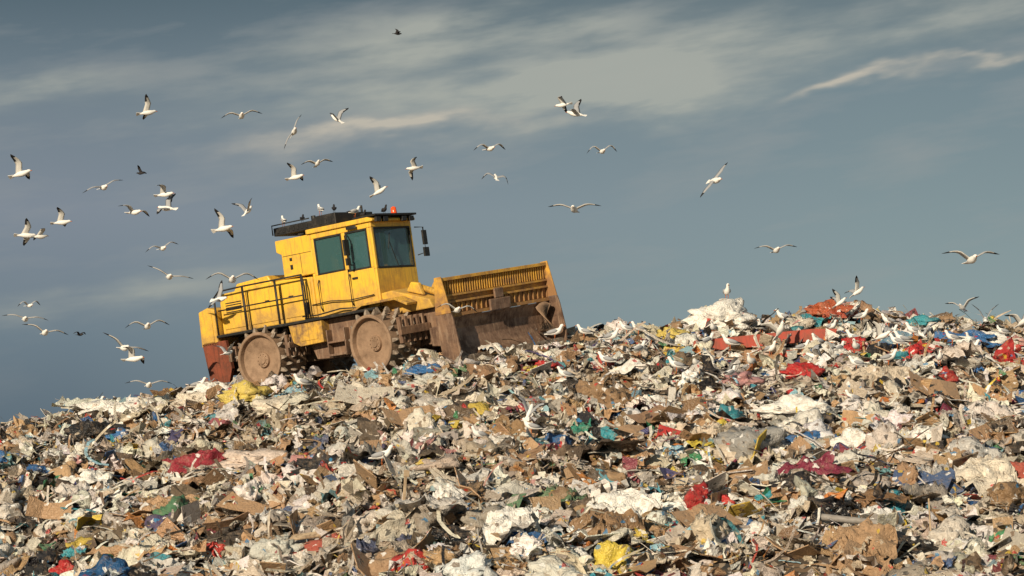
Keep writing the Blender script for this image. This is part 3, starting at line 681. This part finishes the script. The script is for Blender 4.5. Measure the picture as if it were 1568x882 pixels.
def flying(name, x, y, z, head, pitch=0, bank=0, inner=25, outer=-5, s=1.0, inner2=None, outer2=None, mats=GM):
    bm = bmesh.new()
    loft(bm, [(-.20, 0, .0), (-.13, 0, .0), (-.06, 0, .0), (.02, 0, -.005), (.09, 0, 0), (.135, 0, .012), (.165, 0, .02), (.19, 0, .018), (.205, 0, .012)],
         [.012, .032, .052, .062, .052, .037, .034, .026, .010], 10, 0, .95)
    loft(bm, [(.20, 0, .012), (.222, 0, .008), (.24, 0, .002)], [.011, .008, .002], 6, 3)
    t = [bm.verts.new(v) for v in ((-.14, -.025, .006), (-.14, .025, .006), (-.27, .06, .004), (-.28, 0, .004), (-.27, -.06, .004))]
    t2 = [bm.verts.new(v.co - Vector((0, 0, .008))) for v in t]
    bm.faces.new(t); bm.faces.new(t2[::-1])
    for j in range(5): bm.faces.new([t[j], t2[j], t2[(j + 1) % 5], t[(j + 1) % 5]])
    wing(bm, 1, inner, outer); wing(bm, -1, inner if inner2 is None else inner2, outer if outer2 is None else outer2)
    M = Matrix.Translation((x, y, z)) @ Matrix.Rotation(R(head), 4, 'Z') @ Matrix.Rotation(R(-pitch), 4, 'Y') @ Matrix.Rotation(R(bank), 4, 'X') @ Matrix.Scale(s * 1.14, 4)
    return finish(bm, name, mats, M)
D = 61
G = [(-9.26,D,8.73,20,10,-35,35,10,.95),(-6.87,D,8.65,-80,5,8,20,-25,1.0),(-5.54,D,8.24,-70,15,62,10,-10,1.0),(-4.46,D,8.57,150,30,-20,50,20,.8),
 (1.29,D,8.93,170,-10,25,35,-50,.8),(1.61,D,8.70,170,10,-25,40,20,.95),(-.56,D,7.81,-60,0,5,25,-40,.95),(-.41,D,7.08,100,25,10,15,-60,.8),
 (2.29,D,7.74,-75,0,5,35,-50,.9),(-2.50,D,7.31,-160,-10,40,20,-30,.8),(-4.94,D,7.43,-70,15,8,20,-20,.8),(-5.49,D,7.08,-20,10,-25,40,0,.9),
 (-3.36,D,6.72,0,30,-15,60,30,.9),(-6.69,D,6.23,60,35,-10,55,30,.85),(-7.31,D,5.77,-20,10,-40,35,5,1.05),(-8.80,D,6.64,-15,5,-20,30,-30,.95),
 (-8.76,D,6.29,160,5,-35,25,0,1.0),(-9.57,D,6.19,-40,0,-10,20,-20,1.0),(-10.36,D,6.82,-60,0,20,15,-15,1.05),(-12.45,D,7.17,-10,15,-30,40,5,1.1),
 (-11.4,D,5.93,0,5,-25,35,0,.95),(-12.3,D,5.6,15,0,-35,20,0,1.0),(-11.95,D,5.57,30,5,-15,30,-20,.85),(-8.85,D,5.27,-60,0,15,25,-30,.9),
 (-8.67,D,4.55,-75,0,-15,15,5,1.1),(-6.49,56,4.11,-80,5,0,25,-30,1.2),(-12.2,D,3.82,-50,0,5,35,-45,.7),(-12.3,D,3.48,-75,0,-5,12,-12,1.05),
 (-11.8,D,3.13,-70,5,-12,22,-10,1.1),(-9.21,D,3.29,-75,8,5,25,-30,1.1),(-9.79,D,2.75,-60,0,-20,20,5,1.2),(-9.54,D,2.47,-20,5,-20,35,-20,1.1),
 (-9.16,D,1.81,-75,3,0,18,-15,1.1),(5.16,D,7.0,-60,0,48,8,-8,1.15),(1.58,D,6.26,-100,5,0,18,-8,1.25),(6.69,D,5.22,-80,5,3,22,-12,1.05),
 (10.49,55,4.49,-80,8,0,28,-8,1.3),(8.75,D,4.17,30,30,-30,40,20,.95),(11.96,D,3.46,80,10,0,62,40,.95),(-1.25,55,3.34,-75,5,-5,25,-30,.95),
 (-6.9,57,3.72,-30,5,50,35,5,.9),(6.44,58,3.05,-70,40,20,45,15,1.15),(-6.7,57,2.45,60,10,-10,50,20,.8),(8.3,61,3.9,10,35,-20,50,50,.8),
 (7.1,56.5,2.35,170,10,-10,40,10,1.0),(10.0,59,3.0,100,20,10,60,40,.9),(.35,48,.9,70,40,20,55,40,.9),(8.9,58,2.9,-40,20,-10,55,30,1.0),(11.2,60,3.7,-120,15,10,40,10,.9),(12.9,61,3.4,-60,25,10,50,10,1.0)]
for g in G: flying('gull', *g)
CM = [m_crow] * 5
flying('crow', -5.26, 110, 19.4, 20, 0, 20, 40, 0, .8, mats=CM); flying('crow', -13.9, 90, 10.6, 160, 0, 20, 45, 0, .75, mats=CM); flying('crow', -16.1, 90, 4.55, -30, 0, 0, 30, -30, .7, mats=CM)

def standing(name, x, y, z, head, s=1.0, mats=GM):
    bm = bmesh.new()
    loft(bm, [(-.20, 0, .13), (-.14, 0, .145), (-.07, 0, .16), (0, 0, .175), (.07, 0, .195), (.105, 0, .23), (.12, 0, .265), (.135, 0, .295), (.155, 0, .305), (.175, 0, .30)],
         [.012, .03, .052, .064, .058, .04, .03, .034, .03, .012], 10, 0, 1.0, Vector((0, .0, 1)))
    loft(bm, [(.172, 0, .300), (.195, 0, .297), (.215, 0, .288)], [.012, .009, .002], 6, 3)
    for sd in (-1, 1):
        loft(bm, [(.06, sd * .050, .20), (0, sd * .060, .195), (-.08, sd * .05, .175), (-.15, sd * .03, .16)], [.015, .04, .035, .02], 8, 1, .55, Vector((0, 1, 0)))
        loft(bm, [(-.14, sd * .025, .165), (-.20, sd * .012, .155), (-.27, sd * .005, .145)], [.02, .014, .003], 6, 2)
        loft(bm, [(.01, sd * .025, .12), (.005, sd * .025, .06), (.01, sd * .025, 0)], [.010, .006, .006], 6, 3)
        loft(bm, [(.0, sd * .025, .004), (.045, sd * .03, .002)], [.008, .014], 6, 3, .3)
    M = Matrix.Translation((x, y, z)) @ Matrix.Rotation(R(head), 4, 'Z') @ Matrix.Scale(s, 4)
    return finish(bm, name, mats, M)
SG = [(-.15,60,0),(1.05,59.6,20),(5.45,61.2,.65),(1.2,54.5,0),(3.75,55,10),(4.75,58.8,0),(5.3,58.6,0),(6.9,57.5,0),(9.4,60,10),(9.6,61.5,0),(-.65,48.5,0),(-2.5,46.5,0),
 (.4,48.9,0),(5.5,55.6,0),(3.2,61,0),(2.9,61,0),(1.8,60,0),(-10.6,61.8,0),(7.4,58.4,0),(10.9,51,0),(8.0,60.5,0),(8.9,61.5,0),(9.9,59.5,0),(10.4,60.5,0),(11.4,60,0),(12.3,59,0),
 (6.2,58.0,0),(4.3,56.5,0),(6.8,54.5,0),(8.1,56.9,0),(9.2,57.6,0),(12.5,61.5,0),(3.4,59,0),(2.4,58.5,0),(7.9,55.4,0),(9.9,56,0),(3.0,57.2,0),(5.6,57.2,0),(7.1,56.3,0),(-8.0,61.6,0),(-5.1,58.8,0),(6.9,61.3,0),
 (8.4,59.2,0),(9.5,58.7,0),(10.8,59.2,0),(7.8,57.6,0),(8.7,55.9,0),(10.9,57.4,0),(5.0,60,0),(6.2,60,0),(11.9,57.9,0),(12.9,60.1,0),(4.9,54.2,0),(2.2,56.2,0),(9.0,53.5,0),(10.6,54.6,0),(7.4,52.5,0)]
for x, y, a in SG:
    z = float(height(x, y)) + .2 + (a if a < 1 and a > 0 else 0)
    standing('gull', x, y, z, random.choice([0, 180, -40, 200, -100, 30]) + random.uniform(-20, 20), random.uniform(1.05, 1.3))
for i, (lx_, ly_, lz_, kind) in enumerate([(.4, -.7, 4.15, 0), (.8, -.5, 4.15, 1), (1.62, -.75, 4.23, 0), (1.85, -.5, 4.23, 1), (2.75, -.9, 3.98, 0), (2.62, -.4, 3.93, 1), (3.05, -.1, 3.98, 1)]):
    q = TM @ Vector((fx(lx_), ly_, lz_))
    standing('crow' if kind else 'gull', q.x, q.y, q.z, random.uniform(-180, 180), .8 if kind else .95, CM if kind else GM)

# ---------------------------------------------------------------- rigid refuse
def solid(name, mat, fn, x, y, z, rot, bevel=.01):
    ob = part(name, mat, None, fn, bevel); ob.location = (x, y, z); ob.rotation_euler = [R(a) for a in rot]; return ob
m_redp = grimy('faded_red_plastic', (.42, .07, .045), (.25, .09, .06), .45, .7, 3, .5, True, .1)
m_wood = grimy('weathered_timber', (.5, .38, .25), (.2, .13, .08), .45, .7, 4, .7, True, .3)
m_pipe = grimy('grey_plastic_pipe', (.30, .28, .26), (.15, .12, .09), .45, .7, 4, .5, False, .1)
def redpanel(bm):
    add_prism(bm, [(-1.8, 0), (1.7, .1), (1.8, .36), (1.2, .40), (-1.75, .30)], -.03, .03)
    add_box(bm, -1.6, 1.6, .032, .5, .24, .27)
solid('red_plastic_panel', m_redp, redpanel, 6.2, 59.0, float(height(6.2, 59.0)) + .14, (-12, -4, 3))
solid('red_plastic_panel', m_redp, lambda bm: add_prism(bm, [(-.6, 0), (.7, -.1), (.5, .3), (-.4, .2)], -.03, .03), 6.9, 57.6, float(height(6.9, 57.6)) + .08, (-40, 10, -15))
solid('plastic_pipe', m_pipe, lambda bm: revolve_y(bm, [(.055, -.65), (.07, -.65), (.07, -.5), (.06, -.49), (.06, .65), (.045, .65), (.045, -.6)], 16), 6.0, 42.2, float(height(6, 42.2)) + .36, (6, 0, 84), 0)
solid('timber_plank', m_wood, lambda bm: add_box(bm, -.75, .75, -.09, .09, -.02, .02), -3.8, 44.6, float(height(-3.8, 44.6)) + .34, (25, -8, 4))
solid('timber_post', m_wood, lambda bm: (add_box(bm, -.025, .025, -.02, .02, -.3, .75), add_box(bm, -.05, .06, -.035, -.022, .62, .74)), -2.0, 44.6, float(height(-2, 44.6)) + .2, (4, 3, 20))
solid('timber_post', m_wood, lambda bm: add_box(bm, -.015, .015, -.015, .015, -.3, .8), 7.3, 42.3, float(height(7.3, 42.3)) + .15, (2, -3, 0))

# ---------------------------------------------------------------- light + sky
sun_h = Vector((-.42, -.80)); sun_h.normalize(); EL = 22
sd = Vector((sun_h.x * math.cos(R(EL)), sun_h.y * math.cos(R(EL)), math.sin(R(EL))))
sl = bpy.data.lights.new('sun', 'SUN'); sl.energy = 5.0; sl.angle = R(.5); sl.color = (1.0, .84, .62)
so = bpy.data.objects.new('sun', sl); scene.collection.objects.link(so); so.rotation_euler = sd.to_track_quat('Z', 'Y').to_euler()
w = bpy.data.worlds.new('World'); scene.world = w; w.use_nodes = True; nt = w.node_tree; N = nt.nodes; L = nt.links
bg = N['Background']; bg.inputs['Strength'].default_value = .1
sky = N.new('ShaderNodeTexSky'); sky.sky_type = 'NISHITA'; sky.sun_disc = False; sky.sun_elevation = R(EL); sky.sun_rotation = math.atan2(sun_h.x, sun_h.y)
sky.dust_density = 2
tc = N.new('ShaderNodeTexCoord'); sx = N.new('ShaderNodeSeparateXYZ'); L.new(tc.outputs['Generated'], sx.inputs[0])
def M(op, a, b=None, c=None):
    n = N.new('ShaderNodeMath'); n.operation = op
    for i, v in enumerate((a, b, c)):
        if v is None: continue
        if isinstance(v, (int, float)): n.inputs[i].default_value = v
        else: L.new(v, n.inputs[i])
    return n.outputs[0]
U = M('MULTIPLY', sx.outputs['X'], 10); Vv = M('MULTIPLY', sx.outputs['Z'], 10)
def nz(su, sv, tilt, scale, detail, seed, rough=.55):
    vt = M('SUBTRACT', Vv, M('MULTIPLY', U, tilt))
    cb = N.new('ShaderNodeCombineXYZ'); L.new(M('MULTIPLY', U, su), cb.inputs[0]); L.new(M('MULTIPLY', vt, sv), cb.inputs[1]); cb.inputs[2].default_value = seed
    n = N.new('ShaderNodeTexNoise'); n.inputs['Scale'].default_value = scale; n.inputs['Detail'].default_value = detail; n.inputs['Roughness'].default_value = rough
    L.new(cb.outputs[0], n.inputs['Vector']); return n
nw = nz(1, 3, .12, 1.4, 4, 3.3)
sc_ = N.new('ShaderNodeSeparateColor'); L.new(nw.outputs['Color'], sc_.inputs[0])
Uw = M('ADD', U, M('MULTIPLY', M('SUBTRACT', sc_.outputs[0], .5), 1.0)); Vw = M('ADD', Vv, M('MULTIPLY', M('SUBTRACT', sc_.outputs[1], .5), .30))
def blob(px, py, lx_, ly_, ang, st):
    cx = (px - 784) / 370; cy = (700 - py) / 370; a = R(ang)
    du = M('SUBTRACT', Uw, cx); dv = M('SUBTRACT', Vw, cy)
    p_ = M('ADD', M('MULTIPLY', du, math.cos(a)), M('MULTIPLY', dv, math.sin(a)))
    q_ = M('SUBTRACT', M('MULTIPLY', dv, math.cos(a)), M('MULTIPLY', du, math.sin(a)))
    p_ = M('DIVIDE', p_, lx_ / 370); q_ = M('DIVIDE', q_, ly_ / 370)
    e = M('EXPONENT', M('MULTIPLY', M('ADD', M('MULTIPLY', p_, p_), M('MULTIPLY', q_, q_)), -1))
    return M('MULTIPLY', e, st)
B1 = [(700, 70, 260, 34, 7, .9), (930, 150, 240, 38, 5, 1.0), (1080, 85, 330, 40, 10, .75), (1480, 40, 220, 28, 14, .6), (50, 150, 150, 26, 5, .7), (210, 455, 190, 26, 10, .5), (560, 150, 260, 30, 6, .5)]
B2 = [(600, 206, 190, 14, 7, 1.0), (1340, 135, 95, 9, 12, .85), (1490, 98, 45, 6, 12, .5)]
def tot(bs):
    s = None
    for b_ in bs:
        o = blob(*b_); s = o if s is None else M('ADD', s, o)
    return s
st1 = nz(.9, 4, .14, 1.5, 5, 1.1, .55).outputs['Fac']; st2 = nz(2.0, 8, .14, 2.0, 5, 7.7, .6).outputs['Fac']
def mr(v, a, b_, c=0, d=1):
    n = N.new('ShaderNodeMapRange'); n.inputs[1].default_value = a; n.inputs[2].default_value = b_; n.inputs[3].default_value = c; n.inputs[4].default_value = d
    L.new(v, n.inputs[0]); return n.outputs[0]
dn1 = M('MULTIPLY', tot(B1), mr(st1, .36, .62, .2, 1.2)); dn2 = M('MULTIPLY', tot(B2), mr(st2, .3, .62, .4, 1.2))
up = mr(Vv, .3, 1.3, .25, 1)
amb = M('MULTIPLY', mr(st1, .48, .72, 0, .45), up)
def ramp(vals):
    r = N.new('ShaderNodeValToRGB'); e = r.color_ramp.elements
    while len(e) < len(vals): e.new(.5)
    for i, (q, c) in enumerate(vals): e[i].position = q; e[i].color = (*c, 1)
    L.new(M('MULTIPLY', Vv, .5), r.inputs['Fac']); return r.outputs['Color']
rl = ramp([(0, (.10, .145, .185)), (.25, (.14, .195, .245)), (.5, (.205, .24, .29)), (.75, (.15, .195, .23)), (.95, (.075, .115, .14))])
rr_ = ramp([(0, (.30, .36, .35)), (.25, (.25, .325, .335)), (.5, (.21, .28, .30)), (.75, (.17, .23, .255)), (.95, (.12, .165, .185))])
def mix(f, a, b_, mode='MIX'):
    n = N.new('ShaderNodeMix'); n.data_type = 'RGBA'; n.blend_type = mode
    if isinstance(f, (int, float)): n.inputs[0].default_value = f
    else: L.new(f, n.inputs[0])
    for i, v in ((6, a), (7, b_)):
        if isinstance(v, tuple): n.inputs[i].default_value = (*v, 1)
        else: L.new(v, n.inputs[i])
    return n.outputs[2]
base = mix(mr(U, -1.8, 1.5), rl, rr_)
base = mix(M('MINIMUM', amb, .6), base, (.32, .325, .315))
base = mix(M('MINIMUM', dn1, .85), base, (.40, .41, .355)); base = mix(M('MINIMUM', dn2, .85), base, (.56, .50, .40))
scl = N.new('ShaderNodeVectorMath'); scl.operation = 'SCALE'; scl.inputs['Scale'].default_value = 10; L.new(base, scl.inputs[0])
fin = mix(.93, sky.outputs['Color'], scl.outputs[0])
L.new(fin, bg.inputs['Color'])

cam = bpy.data.cameras.new('camera'); cam.lens = 85; cam.sensor_width = 36; cam.clip_end = 9000
co = bpy.data.objects.new('camera', cam); scene.collection.objects.link(co); co.location = (0, 0, 0); co.rotation_euler = (R(94), 0, 0)
scene.camera = co
